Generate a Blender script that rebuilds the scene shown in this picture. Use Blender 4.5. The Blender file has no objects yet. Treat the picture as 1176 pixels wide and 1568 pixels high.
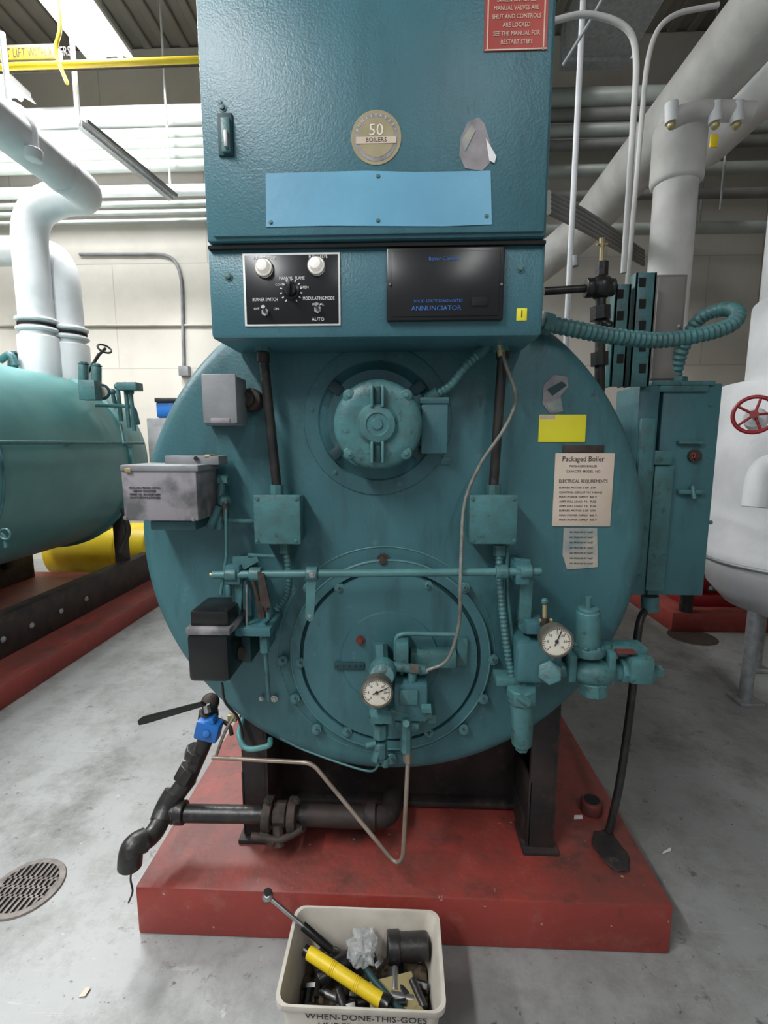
import bpy,bmesh,math,random
from mathutils import Vector,Matrix,Euler,noise
random.seed(4)
rad=math.radians
sc=bpy.context.scene
try:
    sc.view_settings.view_transform='Standard'
    sc.view_settings.look='None'
except Exception: pass
# ---------------- camera ----------------
F=740.0;CX,CY=588.0,784.0
CAM=Vector((0,0,1.55))
cd=bpy.data.cameras.new('camera');co=bpy.data.objects.new('camera',cd);sc.collection.objects.link(co)
co.location=CAM;co.rotation_euler=(math.pi/2-rad(8),0,rad(2.2))
cd.sensor_width=36;cd.lens=36*F/1568;cd.clip_start=.02
sc.camera=co
RM=co.rotation_euler.to_matrix()
# survey helpers: measured direction + true depth of the surface -> world position
def dr(u,v): return RM@Vector(((u-CX)/F,-(v-CY)/F,-1))
def q(u,v,Y):
    d=dr(u,v);return CAM+d*(Y/d.y)
def qz(u,v,Z):
    d=dr(u,v);return CAM+d*((Z-CAM.z)/d.z)
def s(px,u,v,Y): return px*(Y/dr(u,v).y)/F
# ---------------- materials ----------------
def addlayer(m,col,scale,lo,hi,amt=1,stretch=(1,1,1),rough=.65,detail=10,top=False):
    """mix another colour over the base colour with a noise mask (top: only settles on upward faces)"""
    nt=m.node_tree;N=nt.nodes;L=nt.links;b=N['Principled BSDF']
    src=b.inputs['Base Color'].links[0].from_socket
    tc=[n for n in N if n.type=='TEX_COORD'][0]
    mp=N.new('ShaderNodeMapping');mp.inputs['Scale'].default_value=stretch;mp.inputs['Location'].default_value=(scale*.37,1.3*scale%7,.7)
    L.new(tc.outputs['Object'],mp.inputs['Vector'])
    n=N.new('ShaderNodeTexNoise');n.inputs['Scale'].default_value=scale;n.inputs['Detail'].default_value=detail;n.inputs['Roughness'].default_value=rough
    L.new(mp.outputs['Vector'],n.inputs['Vector'])
    r=N.new('ShaderNodeMapRange');r.inputs['From Min'].default_value=lo;r.inputs['From Max'].default_value=hi;r.inputs['To Max'].default_value=amt
    L.new(n.outputs['Fac'],r.inputs['Value'])
    fac=r.outputs['Result']
    if top:
        g=N.new('ShaderNodeNewGeometry');sp=N.new('ShaderNodeSeparateXYZ');L.new(g.outputs['True Normal'],sp.inputs[0])
        mu=N.new('ShaderNodeMath');mu.operation='MULTIPLY';mu.use_clamp=True;L.new(fac,mu.inputs[0]);L.new(sp.outputs[2],mu.inputs[1]);fac=mu.outputs[0]
    mx=N.new('ShaderNodeMix');mx.data_type='RGBA'
    L.new(fac,mx.inputs[0]);L.new(src,mx.inputs[6]);mx.inputs[7].default_value=(*col,1)
    L.new(mx.outputs[2],b.inputs['Base Color'])
def mat(name,c1,c2=None,rough=.5,metal=0,scale=6,bump=.0,bscale=60,spec=.5,emit=None,es=0,detail=6,contrast=(.35,.7),alpha=None,coat=0):
    m=bpy.data.materials.new(name);m.use_nodes=True;nt=m.node_tree;N=nt.nodes;L=nt.links
    b=N['Principled BSDF'];b.inputs['Roughness'].default_value=rough;b.inputs['Metallic'].default_value=metal
    b.inputs['Specular IOR Level'].default_value=spec
    if coat: b.inputs['Coat Weight'].default_value=coat
    c1=(*c1,1);c2=(*(c2 or [x*.8 for x in c1[:3]]),1)
    tc=N.new('ShaderNodeTexCoord')
    n=N.new('ShaderNodeTexNoise');n.inputs['Scale'].default_value=scale;n.inputs['Detail'].default_value=detail
    L.new(tc.outputs['Object'],n.inputs['Vector'])
    r=N.new('ShaderNodeValToRGB');r.color_ramp.elements[0].position=contrast[0];r.color_ramp.elements[1].position=contrast[1]
    r.color_ramp.elements[0].color=c1;r.color_ramp.elements[1].color=c2
    L.new(n.outputs['Fac'],r.inputs['Fac']);L.new(r.outputs['Color'],b.inputs['Base Color'])
    if bump:
        n2=N.new('ShaderNodeTexNoise');n2.inputs['Scale'].default_value=bscale;n2.inputs['Detail'].default_value=4
        L.new(tc.outputs['Object'],n2.inputs['Vector'])
        bp=N.new('ShaderNodeBump');bp.inputs['Strength'].default_value=bump;bp.inputs['Distance'].default_value=.004
        L.new(n2.outputs['Fac'],bp.inputs['Height']);L.new(bp.outputs['Normal'],b.inputs['Normal'])
    if emit:
        b.inputs['Emission Color'].default_value=(*emit,1);b.inputs['Emission Strength'].default_value=es
    if alpha is not None: b.inputs['Alpha'].default_value=alpha
    return m
TEAL=mat('teal_paint',(.055,.165,.185),(.042,.130,.148),rough=.40,scale=3,bump=.22,bscale=110)
addlayer(TEAL,(.030,.078,.085),5,.50,.75,.75,(3,3,.6))
addlayer(TEAL,(.12,.23,.24),22,.62,.72,.5)
addlayer(TEAL,(.045,.04,.032),14,.64,.70,.55,(1,1,.5),rough=.75)
addlayer(TEAL,(.05,.04,.03),60,.69,.73,.7)
TEALC=mat('teal_cabinet_paint',(.058,.172,.208),(.045,.14,.172),rough=.36,scale=3,bump=.25,bscale=210)
addlayer(TEALC,(.032,.09,.11),4,.52,.75,.65,(3,3,.6))
addlayer(TEALC,(.13,.26,.30),45,.69,.73,.5)
addlayer(TEALC,(.04,.06,.065),30,.66,.70,.5,(1,1,.4))
TEALG=mat('teal_fittings',(.060,.185,.195),(.055,.125,.125),rough=.42,scale=25,bump=.3,bscale=90)
addlayer(TEALG,(.035,.045,.04),35,.58,.67,.7)
TEALB=mat('teal_bright',(.11,.31,.30),(.08,.24,.24),rough=.35,scale=3,bump=.1)
TEALR=mat('teal_worn_edge',(.085,.22,.225),(.06,.16,.165),rough=.4,scale=12)
TEALD=mat('teal_dark',(.016,.065,.072),(.012,.042,.048),rough=.6,scale=6)
BLUEP=mat('light_blue_patch',(.15,.40,.56),(.12,.33,.48),rough=.38,scale=5,bump=.12)
BLACK=mat('black_iron',(.014,.014,.015),(.035,.032,.028),rough=.36,scale=18,bump=.35)
addlayer(BLACK,(.10,.085,.07),24,.58,.70,.6)
BLACKP=mat('black_plastic',(.008,.008,.009),(.012,.012,.012),rough=.28)
SKID=mat('skid_black',(.014,.013,.014),(.045,.03,.025),rough=.65,scale=8,bump=.4)
addlayer(SKID,(.10,.06,.045),10,.55,.72,.7)
RUSTY=mat('rusty_iron',(.06,.04,.03),(.02,.018,.016),rough=.7,scale=30,bump=.6)
GREYB=mat('grey_enamel',(.28,.29,.30),(.16,.16,.17),rough=.5,scale=7,bump=.2)
GREYW=mat('worn_grey_enamel',(.30,.28,.30),(.12,.12,.125),rough=.45,scale=14,bump=.2,contrast=(.45,.62))
WHITEI=mat('white_insulation',(.76,.77,.78),(.62,.63,.64),rough=.6,scale=4,bump=.4,bscale=25)
WHITEW=mat('white_weld_insulation',(.60,.59,.57),(.46,.45,.43),rough=.65,scale=5,bump=.6,bscale=20)
WHITEP=mat('white_plastic',(.66,.62,.54),(.52,.47,.40),rough=.42,scale=10,bump=.1)
WHITE=mat('white_print',(.8,.8,.78),(.75,.75,.73),rough=.5)
DIAL=mat('gauge_dial',(.78,.74,.64),(.70,.65,.53),rough=.4,scale=30)
STEEL=mat('steel',(.5,.5,.5),(.35,.34,.33),rough=.35,metal=.9,scale=20)
DULL=mat('galvanized',(.42,.44,.45),(.30,.31,.32),rough=.5,metal=.5,scale=30)
GRATE=mat('drain_grate',(.22,.20,.18),(.12,.10,.09),rough=.6,metal=.3,scale=30)
BRASS=mat('brass_gold',(.50,.42,.22),(.38,.31,.15),rough=.4,metal=.5,scale=25)
GOLD=mat('gold_foil',(.36,.31,.18),(.28,.24,.14),rough=.5,metal=.2,scale=25)
COPPER=mat('tan_tube',(.40,.33,.27),(.25,.19,.15),rough=.4,metal=.5,scale=12)
CABLE=mat('beige_armored_cable',(.24,.25,.22),(.15,.15,.13),rough=.5,metal=.3,scale=60)
YEL=mat('yellow',(.82,.62,.02),(.74,.52,.02),rough=.42)
YELT=mat('yellow_label_paint',(.85,.78,.03),(.78,.70,.03),rough=.5)
REDP=mat('red_print',(.42,.045,.03),(.34,.04,.03),rough=.45)
REDD=mat('dull_red',(.16,.03,.025),(.09,.03,.025),rough=.6,scale=30)
REDV=mat('red_valve_paint',(.38,.01,.02),(.25,.01,.015),rough=.4)
BLUE=mat('blue_plastic',(.02,.17,.55),(.02,.13,.45),rough=.4)
PAPER=mat('old_paper',(.66,.55,.45),(.56,.45,.35),rough=.8,scale=9)
TAN=mat('tan_paper',(.45,.40,.33),(.22,.28,.28),rough=.8,scale=18)
RESID=mat('peeled_sticker',(.32,.30,.31),(.19,.18,.19),rough=.7,scale=30)
INK=mat('ink',(.03,.025,.03),(.03,.025,.03),rough=.7)
BLUEINK=mat('blue_ink',(.03,.14,.45),(.03,.14,.45),rough=.6)
LAMP=mat('lamp_lens',(.85,.83,.78),(.8,.78,.72),rough=.25,emit=(1,.95,.85),es=.3)
GLOW=mat('fluorescent_tube',(.9,.9,.9),(.9,.9,.9),emit=(1,1,1),es=14)
DARKR=mat('dark_opening',(.01,.01,.01),(.01,.01,.01),rough=.9)
BROWN=mat('brown_debris',(.10,.07,.04),(.03,.025,.02),rough=.9,scale=40,bump=.8)
BAG=mat('clear_plastic_bag',(.6,.62,.62),(.4,.42,.42),rough=.15,alpha=.45,scale=30)
BEAMM=mat('ceiling_steel',(.16,.14,.12),(.10,.09,.08),rough=.7)
PIPEG=mat('grey_painted_pipe',(.36,.39,.36),(.28,.31,.28),rough=.42,scale=4)
PIPEGD=mat('grey_dull_pipe',(.20,.20,.19),(.14,.14,.13),rough=.6,scale=4)
RED=mat('red_floor_paint',(.37,.052,.038),(.25,.038,.030),rough=.55,scale=2.2,bump=.5,bscale=40,contrast=(.3,.75))
addlayer(RED,(.34,.13,.10),9,.54,.74,.7,rough=.75)
addlayer(RED,(.13,.045,.035),2.6,.38,.58,.75,rough=.75,top=True)
addlayer(RED,(.04,.028,.024),5,.54,.68,.8,rough=.75,top=True)
addlayer(RED,(.10,.035,.03),16,.62,.70,.6,rough=.7)
addlayer(RED,(.50,.40,.36),34,.68,.71,.8)
FLOOR=mat('concrete_floor',(.33,.34,.335),(.23,.235,.23),rough=.45,scale=1.2,bump=.25,bscale=30,detail=10,contrast=(.3,.7))
addlayer(FLOOR,(.15,.145,.13),5,.46,.70,.8,rough=.78,detail=14)
addlayer(FLOOR,(.075,.068,.058),1.9,.54,.70,.65,rough=.72)
addlayer(FLOOR,(.055,.048,.04),11,.62,.70,.7,rough=.7)
addlayer(FLOOR,(.05,.04,.032),42,.64,.70,.8)
addlayer(FLOOR,(.50,.50,.48),26,.66,.72,.5)
addlayer(FLOOR,(.50,.49,.48),3,.60,.66,.4,(1,14,1),rough=.8)
nt=FLOOR.node_tree;n=nt.nodes.new('ShaderNodeTexNoise');n.inputs['Scale'].default_value=2.5;n.inputs['Detail'].default_value=8
r=nt.nodes.new('ShaderNodeMapRange');r.inputs['From Min'].default_value=.35;r.inputs['From Max'].default_value=.65;r.inputs['To Min'].default_value=.48;r.inputs['To Max'].default_value=.75
nt.links.new(n.outputs['Fac'],r.inputs['Value']);nt.links.new(r.outputs['Result'],nt.nodes['Principled BSDF'].inputs['Roughness'])
def wall_mat(name,c1,c2,axis):
    m=bpy.data.materials.new(name);m.use_nodes=True;nt=m.node_tree;N=nt.nodes;L=nt.links;b=N['Principled BSDF'];b.inputs['Roughness'].default_value=.8
    tc=N.new('ShaderNodeTexCoord');sp=N.new('ShaderNodeSeparateXYZ');cb=N.new('ShaderNodeCombineXYZ')
    L.new(tc.outputs['Object'],sp.inputs[0]);L.new(sp.outputs[axis],cb.inputs[0]);L.new(sp.outputs[2],cb.inputs[1])
    br=N.new('ShaderNodeTexBrick');br.inputs['Scale'].default_value=1;br.inputs['Brick Width'].default_value=2.4;br.inputs['Row Height'].default_value=1.25
    br.inputs['Mortar Size'].default_value=.006;br.inputs['Color1'].default_value=(*c1,1);br.inputs['Color2'].default_value=(*c2,1)
    br.inputs['Mortar'].default_value=(*[x*.72 for x in c2],1)
    L.new(cb.outputs[0],br.inputs['Vector']);L.new(br.outputs['Color'],b.inputs['Base Color'])
    addlayer(m,tuple(x*.75 for x in c2),.8,.45,.7,.6)
    return m
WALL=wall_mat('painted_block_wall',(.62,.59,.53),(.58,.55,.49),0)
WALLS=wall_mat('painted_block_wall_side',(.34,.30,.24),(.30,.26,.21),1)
CEIL=mat('ceiling_deck',(.26,.235,.20),(.19,.175,.15),rough=.8,scale=1)
# ---------------- builder ----------------
def fillet(pts,f,n=6):
    pts=[Vector(p) for p in pts]
    if not f: return pts
    out=[pts[0]]
    for i in range(1,len(pts)-1):
        a,b,c=pts[i-1],pts[i],pts[i+1]
        d1=min(f,(a-b).length*.49);d2=min(f,(c-b).length*.49)
        p=b+(a-b).normalized()*d1;r=b+(c-b).normalized()*d2
        for k in range(n+1):
            t=k/n;out.append(p*(1-t)**2+b*2*t*(1-t)+r*t*t)
    out.append(pts[-1]);return out
def catmull(pts,n=10):
    P=[Vector(p) for p in pts];P=[2*P[0]-P[1]]+P+[2*P[-1]-P[-2]];out=[]
    for i in range(1,len(P)-2):
        a,b,c,d=P[i-1:i+3]
        for k in range(n):
            t=k/n;out.append(.5*((2*b)+(c-a)*t+(2*a-5*b+4*c-d)*t*t+(3*b-a-3*c+d)*t**3))
    out.append(P[-2]);return out
def resample(pts,d):
    L=[0]
    for i in range(1,len(pts)): L.append(L[-1]+(pts[i]-pts[i-1]).length)
    n=max(2,int(L[-1]/d));out=[];j=0
    for k in range(n+1):
        x=L[-1]*k/n
        while j<len(L)-2 and L[j+1]<x: j+=1
        t=(x-L[j])/max(1e-9,L[j+1]-L[j]);out.append(pts[j].lerp(pts[j+1],min(1,t)))
    return out
class B:
    def __init__(s_,name): s_.name=name;s_.bm=bmesh.new();s_.mats=[]
    def add(s_,tb,m,M=None,smooth=True):
        if m not in s_.mats: s_.mats.append(m)
        i=s_.mats.index(m)
        if M is not None: tb.transform(M)
        bmesh.ops.recalc_face_normals(tb,faces=tb.faces[:])
        for f in tb.faces: f.material_index=i;f.smooth=smooth
        me=bpy.data.meshes.new('t');tb.to_mesh(me);tb.free();s_.bm.from_mesh(me);bpy.data.meshes.remove(me)
    def box(s_,c,size,m,rot=None,bev=.003,seg=2):
        tb=bmesh.new();bmesh.ops.create_cube(tb,size=1);tb.transform(Matrix.Diagonal((*size,1)))
        bev=min(bev,min(size)*.45)
        if bev>1e-5: bmesh.ops.bevel(tb,geom=tb.edges[:],offset=bev,segments=seg,affect='EDGES',profile=.5)
        M=Matrix.Translation(c)
        if rot is not None: M=M@(rot.to_4x4() if isinstance(rot,Matrix) else Euler(rot).to_matrix().to_4x4())
        s_.add(tb,m,M)
    def fbox(s_,u0,v0,u1,v1,Yf,Yb,m,bev=.003,rot=None):
        um=(u0+u1)/2;vm=(v0+v1)/2
        xl=q(u0,vm,Yf).x;xr=q(u1,vm,Yf).x;zt=q(um,v0,Yf).z;zb=q(um,v1,Yf).z
        s_.box(((xl+xr)/2,(Yf+Yb)/2,(zt+zb)/2),(xr-xl,abs(Yb-Yf),zt-zb),m,rot,bev)
    def cyl(s_,p0,p1,r,m,r2=None,seg=24,bev=0):
        p0=Vector(p0);p1=Vector(p1);d=p1-p0;tb=bmesh.new()
        bmesh.ops.create_cone(tb,cap_ends=True,segments=seg,radius1=r,radius2=r if r2 is None else r2,depth=d.length)
        if bev:
            es=[e for e in tb.edges if len(e.link_faces)==2 and e.calc_face_angle()>1.2]
            if seg<9: es=[e for e in es if any(len(f.verts)==seg for f in e.link_faces)]
            bmesh.ops.bevel(tb,geom=es,offset=bev,segments=3,affect='EDGES',profile=.5)
        s_.add(tb,m,Matrix.Translation((p0+p1)/2)@d.to_track_quat('Z','Y').to_matrix().to_4x4())
    def sph(s_,c,r,m,scale=(1,1,1),seg=20):
        tb=bmesh.new();bmesh.ops.create_uvsphere(tb,u_segments=seg,v_segments=seg//2+2,radius=r)
        s_.add(tb,m,Matrix.Translation(c)@Matrix.Diagonal((*scale,1)))
    def tube(s_,pts,r,m,seg=12,f=0,smooth=False,ribs=None,caps=True):
        pts=catmull(pts) if smooth else fillet(pts,f)
        pts=[Vector(p) for p in pts]
        if ribs: pts=resample(pts,ribs)
        pp=[pts[0]]
        for p in pts[1:]:
            if (p-pp[-1]).length>1e-5: pp.append(p)
        pts=pp;tb=bmesh.new();prev=None;rings=[]
        for i,p in enumerate(pts):
            t=(pts[min(i+1,len(pts)-1)]-pts[max(i-1,0)]).normalized()
            if prev is None:
                nrm=t.orthogonal().normalized()
            else:
                nrm=(prev-t*prev.dot(t)).normalized()
            prev=nrm;bn=t.cross(nrm);rr=r*(.82 if (ribs and i%2) else 1)
            rings.append([tb.verts.new(p+(nrm*math.cos(a)+bn*math.sin(a))*rr) for a in [2*math.pi*k/seg for k in range(seg)]])
        for a,b in zip(rings,rings[1:]):
            for k in range(seg): tb.faces.new((a[k],a[(k+1)%seg],b[(k+1)%seg],b[k]))
        if caps: tb.faces.new(rings[0][::-1]);tb.faces.new(rings[-1])
        s_.add(tb,m)
    def lathe(s_,o,axis,prof,m,seg=48):
        tb=bmesh.new();rings=[]
        for r,h in prof:
            if r<1e-6: rings.append([tb.verts.new((0,0,h))])
            else: rings.append([tb.verts.new((r*math.cos(2*math.pi*k/seg),r*math.sin(2*math.pi*k/seg),h)) for k in range(seg)])
        for a,b in zip(rings,rings[1:]):
            for k in range(seg):
                k2=(k+1)%seg
                vs=[a[k] if len(a)>1 else a[0],a[k2] if len(a)>1 else None,b[k2] if len(b)>1 else None,b[k] if len(b)>1 else b[0]]
                vs=[v for v in vs if v is not None]
                if len(vs)>2: tb.faces.new(vs)
        s_.add(tb,m,Matrix.Translation(o)@Vector(axis).to_track_quat('Z','Y').to_matrix().to_4x4())
    def torus(s_,c,axis,R,r,m,seg=48,ms=10,arc=None):
        prof=[(R+r*math.cos(2*math.pi*k/ms),r*math.sin(2*math.pi*k/ms)) for k in range(ms+1)]
        s_.lathe(c,axis,prof,m,seg)
    def prism(s_,pts,vec,m,bev=0):
        tb=bmesh.new();a=[tb.verts.new(Vector(p)) for p in pts];f=tb.faces.new(a)
        r=bmesh.ops.extrude_face_region(tb,geom=[f]);vs=[g for g in r['geom'] if isinstance(g,bmesh.types.BMVert)]
        bmesh.ops.translate(tb,verts=vs,vec=Vector(vec))
        if bev: bmesh.ops.bevel(tb,geom=tb.edges[:],offset=bev,segments=2,affect='EDGES')
        s_.add(tb,m)
    def text(s_,txt,loc,size,m,rot=(math.pi/2,0,0),align='CENTER',sx=1):
        cu=bpy.data.curves.new('tx','FONT');cu.body=txt;cu.size=size;cu.align_x=align;cu.align_y='CENTER';cu.extrude=.0003;cu.resolution_u=2
        ob=bpy.data.objects.new('tx',cu);sc.collection.objects.link(ob);bpy.context.view_layer.update()
        dg=bpy.context.evaluated_depsgraph_get();me=bpy.data.meshes.new_from_object(ob.evaluated_get(dg))
        tb=bmesh.new();tb.from_mesh(me);bpy.data.meshes.remove(me);bpy.data.objects.remove(ob)
        s_.add(tb,m,Matrix.Translation(loc)@Euler(rot).to_matrix().to_4x4()@Matrix.Diagonal((sx,1,1,1)),False)
    def bolt(s_,p,r,m,d=(0,-1,0),h=None):
        p=Vector(p);d=Vector(d);h=h or r*.8
        s_.cyl(p,p+d*h*.3,r*1.5,m,seg=18);s_.cyl(p,p+d*h,r,m,seg=6,bev=r*.12)
    def done(s_,sharp=32):
        me=bpy.data.meshes.new(s_.name);s_.bm.to_mesh(me);s_.bm.free()
        for m in s_.mats: me.materials.append(m)
        try: me.set_sharp_from_angle(angle=rad(sharp))
        except Exception: pass
        ob=bpy.data.objects.new(s_.name,me);sc.collection.objects.link(ob);return ob
# ================= ROOM =================
XL,XR,YB,YFR,ZC=-6.5,4.2,6.2,-3.5,6.1
b=B('floor');b.box(((XL+XR)/2,(YB+YFR)/2,-.05),(XR-XL+.4,YB-YFR+.4,.1),FLOOR,bev=0);b.done()
b=B('wall_back');b.box(((XL+XR)/2,YB+.1,ZC/2),(XR-XL+.4,.2,ZC),WALL,bev=0);b.done()
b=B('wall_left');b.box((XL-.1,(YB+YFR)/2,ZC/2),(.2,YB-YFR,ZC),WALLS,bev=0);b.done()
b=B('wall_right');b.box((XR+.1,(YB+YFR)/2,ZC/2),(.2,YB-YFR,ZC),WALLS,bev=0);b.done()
b=B('ceiling')
b.box(((XL+XR)/2,(YB+YFR)/2,ZC+.08),(XR-XL+.4,YB-YFR+.4,.1),CEIL,bev=0)
x=XL
while x<XR:
    b.box((x,(YB+YFR)/2,ZC+.015),(.10,YB-YFR,.05),CEIL,bev=.01,seg=1);x+=.22
b.done()
b=B('roof_joists')
for y in (-2,-.3,1.4,3.1,4.8):
    b.box(((XL+XR)/2,y,ZC-.06),(XR-XL,.14,.03),BEAMM,bev=0)
    b.box(((XL+XR)/2,y,ZC-.5),(XR-XL,.12,.03),BEAMM,bev=0)
    x=XL+.1;k=0
    while x<XR-.5:
        z0,z1=(ZC-.5,ZC-.06) if k%2 else (ZC-.06,ZC-.5)
        b.cyl((x,y,z0),(x+.4,y,z1),.015,BEAMM,seg=8);x+=.4;k+=1
b.done()
def fixture(x,y,z,L=1.3,w=.28,power=60,yaw=0,wx=None):
    b=B('fluorescent_light')
    b.box((0,0,.05),(w,L,.05),WHITE,bev=.01)
    for sx in (-1,1):
        b.prism([(sx*w*.28,-L/2,.03),(sx*w*.5,-L/2,.03),(sx*w*.62,-L/2,-.03),(sx*w*.60,-L/2,-.03)],(0,L,0),WHITE)
        b.cyl((sx*w*.22,-L*.48,.005),(sx*w*.22,L*.48,.005),.022,GLOW,seg=12)
    for yy in (-L*.4,L*.4): b.cyl((0,yy,.07),(0,yy,ZC-z),.004,DULL,seg=6)
    o=b.done();o.location=(x,y,z);o.rotation_euler=(0,0,yaw)
    ld=bpy.data.lights.new('tube_light','AREA');ld.shape='RECTANGLE';ld.size=w;ld.size_y=L;ld.energy=power;ld.color=(.98,.99,1)
    lo=bpy.data.objects.new('tube_light',ld);sc.collection.objects.link(lo);lo.location=(0,0,-.04);lo.parent=o
fixture(-2.75,4.35,5.15,L=1.35,w=.36,power=190)
fixture(-3.95,4.7,5.0,L=1.2,w=.34,power=150)
fixture(-4.8,1.6,4.6,L=2.4,power=160)
fixture(-1.7,-.9,3.9,L=2.4,power=125)
fixture(-3.2,.9,4.3,L=2.4,power=110)
fixture(1.1,-1.8,3.9,L=2.4,power=20)
fixture(2.3,4.2,5.6,L=1.2,power=12)
w=bpy.data.worlds.new('world');sc.world=w;w.use_nodes=True
w.node_tree.nodes['Background'].inputs[0].default_value=(.82,.9,1,1);w.node_tree.nodes['Background'].inputs[1].default_value=.32
# ================= PADS =================
b=B('red_equipment_pad')
b.box((-.005,3.36,.085),(1.66,4.1,.17),RED,bev=.008);b.done()
b=B('red_equipment_pad')
b.box((-3.4,2.75,.07),(2.1,4.7,.14),RED,bev=.006);b.done()
b=B('red_equipment_pad')
b.box((2.95,4.75,.08),(1.4,1.6,.16),RED,bev=.006);b.done()
# ================= MAIN BOILER =================
YF=1.42;BC=Vector((-.043,YF,1.262));PT=.17
b=B('industrial_boiler')
b.lathe(BC,(0,1,0),[(0,0),(.705,0),(.728,.003),(.748,.013),(.760,.030),(.765,.052),(.765,.085),(.779,.088),(.779,.116),(.756,.118),(.756,3.3),(.70,3.36),(0,3.36)],TEAL,seg=144)
for cx_,y0 in ((-.505,1.495),(.475,1.485)):
    zt=BC.z-math.sqrt(.745**2-(cx_-BC.x)**2)
    b.box((cx_,y0+.02,(PT+zt)/2+.03),(.085,.02,zt-PT+.06),SKID)
    b.box((cx_+.04,y0+.2,(PT+zt)/2+.01),(.015,.38,zt-PT),SKID)
    b.box((cx_-.04,y0+.12,PT+.14),(.012,.22,.24),SKID)
    b.box((cx_,y0+.06,PT+.008),(.12,.14,.016),SKID)
    b.box((cx_,y0+1.6,PT+.05),(.10,3.1,.1),SKID)
    for yy in (2.2,3.0,3.9): b.box((cx_,yy,(PT+zt)/2+.01),(.085,.1,zt-PT),SKID)
b.box((-.02,1.72,.37),(.92,.03,.38),SKID)  # added black plate, standing in for the deep shade beneath the boiler
b.box((-.02,1.69,.20),(.92,.06,.02),SKID)
b.box((-.02,2.9,.34),(.95,.03,.30),SKID)
# burner ring doors
dc=q(597,1003,YF);R1=s(152,597,1003,YF)
b.lathe(dc,(0,-1,0),[(R1,0),(R1,.014),(R1-.005,.018),(R1-.030,.018),(R1-.032,.004),(R1-.040,.004),(R1-.042,.022),(.15,.026),(.146,.032),(0,.034)],TEAL,seg=96)
b.torus(dc+Vector((0,-.0175,0)),(0,1,0),R1-.003,.0028,TEALR,seg=96,ms=8)
b.torus(dc+Vector((0,-.006,0)),(0,1,0),R1-.036,.003,TEALD,seg=96,ms=8)
b.torus(q(590,1000,YF),(0,1,0),s(166,590,1000,YF),.0022,TEALR,seg=96,ms=8)
for (u,v) in ((520,901),(655,897),(712,900),(460,1015),(755,1010),(485,1117),(710,1117),(433,1012),(532,1120),(600,1162),(472,900),(657,1123),(740,1070),(452,1070)):
    b.cyl(q(u,v,YF),q(u,v,YF-.020),.0165,TEAL,bev=.003);b.bolt(q(u,v,YF-.020),.0095,TEALR);b.cyl(q(u,v,YF-.027),q(u,v,YF-.031),.004,RUSTY,seg=10)
b.bolt(q(587,857,YF-.004),.013,RUSTY,h=.02)
b.bolt(q(420,1070,YF-.01),.007,STEEL);b.bolt(q(400,1070,YF-.01),.005,STEEL)
b.fbox(512,1015,558,1026,YF-.040,YF-.030,TEALD)
for i in range(5): b.cyl(q(517+i*9,1020,YF-.040),q(517+i*9,1020,YF-.042),.0022,DARKR,seg=8)
b.bolt(q(552,980,YF-.034),.009,REDD,h=.014)
b.fbox(700,978,716,1020,YF-.036,YF-.02,TEALG)
# blower housing
hc=q(578,645,YF)
b.lathe(hc,(0,-1,0),[(.215,0),(.213,.004),(.205,.006),(.172,.007),(.168,.004),(.152,.016),(.14,.034),(0,.034)],TEAL,seg=72)
for a in (10,70,170,230,290,350): 
    p=hc+Vector((math.cos(rad(a))*.192,-.006,math.sin(rad(a))*.192));b.bolt(p,.006,TEALG)
for a in (38,142,218,322):
    d=Vector((math.cos(rad(a)),0,math.sin(rad(a))));b.box(hc+d*.145+Vector((0,-.02,0)),(.045,.035,.035),TEALD,rot=Matrix.Rotation(-rad(a),3,'Y'),bev=.008)
b.fbox(581,552,586,585,YF-.006,YF,TEALD,bev=.001)
b.fbox(640,700,690,712,YF-.004,YF,TEAL,bev=.002)
b.done()
# ---- blower motor ----
b=B('blower_motor')
mc=q(578,650,1.285);mo=Vector((mc.x,YF-.034,mc.z))
b.lathe(mo,(0,-1,0),[(.100,0),(.100,.045),(.112,.050),(.117,.054),(.118,.060),(.118,.082),(.115,.088),(.108,.093),(.094,.098),(.080,.100),(.066,.098),(.056,.098),(.050,.103),(.046,.110),(.030,.113),(.027,.110),(.016,.110),(.013,.114),(0,.114)],TEALG,seg=72)
for sgn in (1,-1):
    for off in (-.014,.014):
        b.box(mo+Vector((off,-.106,sgn*.072)),(.007,.022,.056),TEALR,bev=.002)
    b.box(mo+Vector((0,-.099,sgn*.076)),(.018,.006,.044),TEALD)
for a in (45,135,225,315):
    d=Vector((math.cos(rad(a)),0,math.sin(rad(a))))
    b.cyl(mo+d*.106+Vector((0,-.05,0)),mo+d*.106+Vector((0,-.096,0)),.017,TEALG,bev=.004)
    b.bolt(mo+d*.106+Vector((0,-.096,0)),.0065,TEALR)
for a in range(0,360,15):
    d=Vector((math.cos(rad(a)),0,math.sin(rad(a))));b.box(mo+d*.105+Vector((0,-.024,0)),(.02,.042,.004),TEALG,rot=Matrix.Rotation(-rad(a),3,'Y'),bev=.001)
b.done()
b=B('motor_junction_box')
b.fbox(645,614,686,695,1.355,YF-.007,TEAL,bev=.004)
b.fbox(643,608,688,618,1.35,YF-.007,TEAL,bev=.003)
b.tube([q(664,606,1.37),q(690,590,1.34),q(712,562,1.33),q(742,533,1.35)],.012,TEALR,smooth=True,ribs=.006)
b.cyl(q(655,612,1.375),q(672,600,1.36),.017,TEALG);b.cyl(q(730,545,1.34),q(745,530,1.35),.015,TEALG)
b.done()
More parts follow.
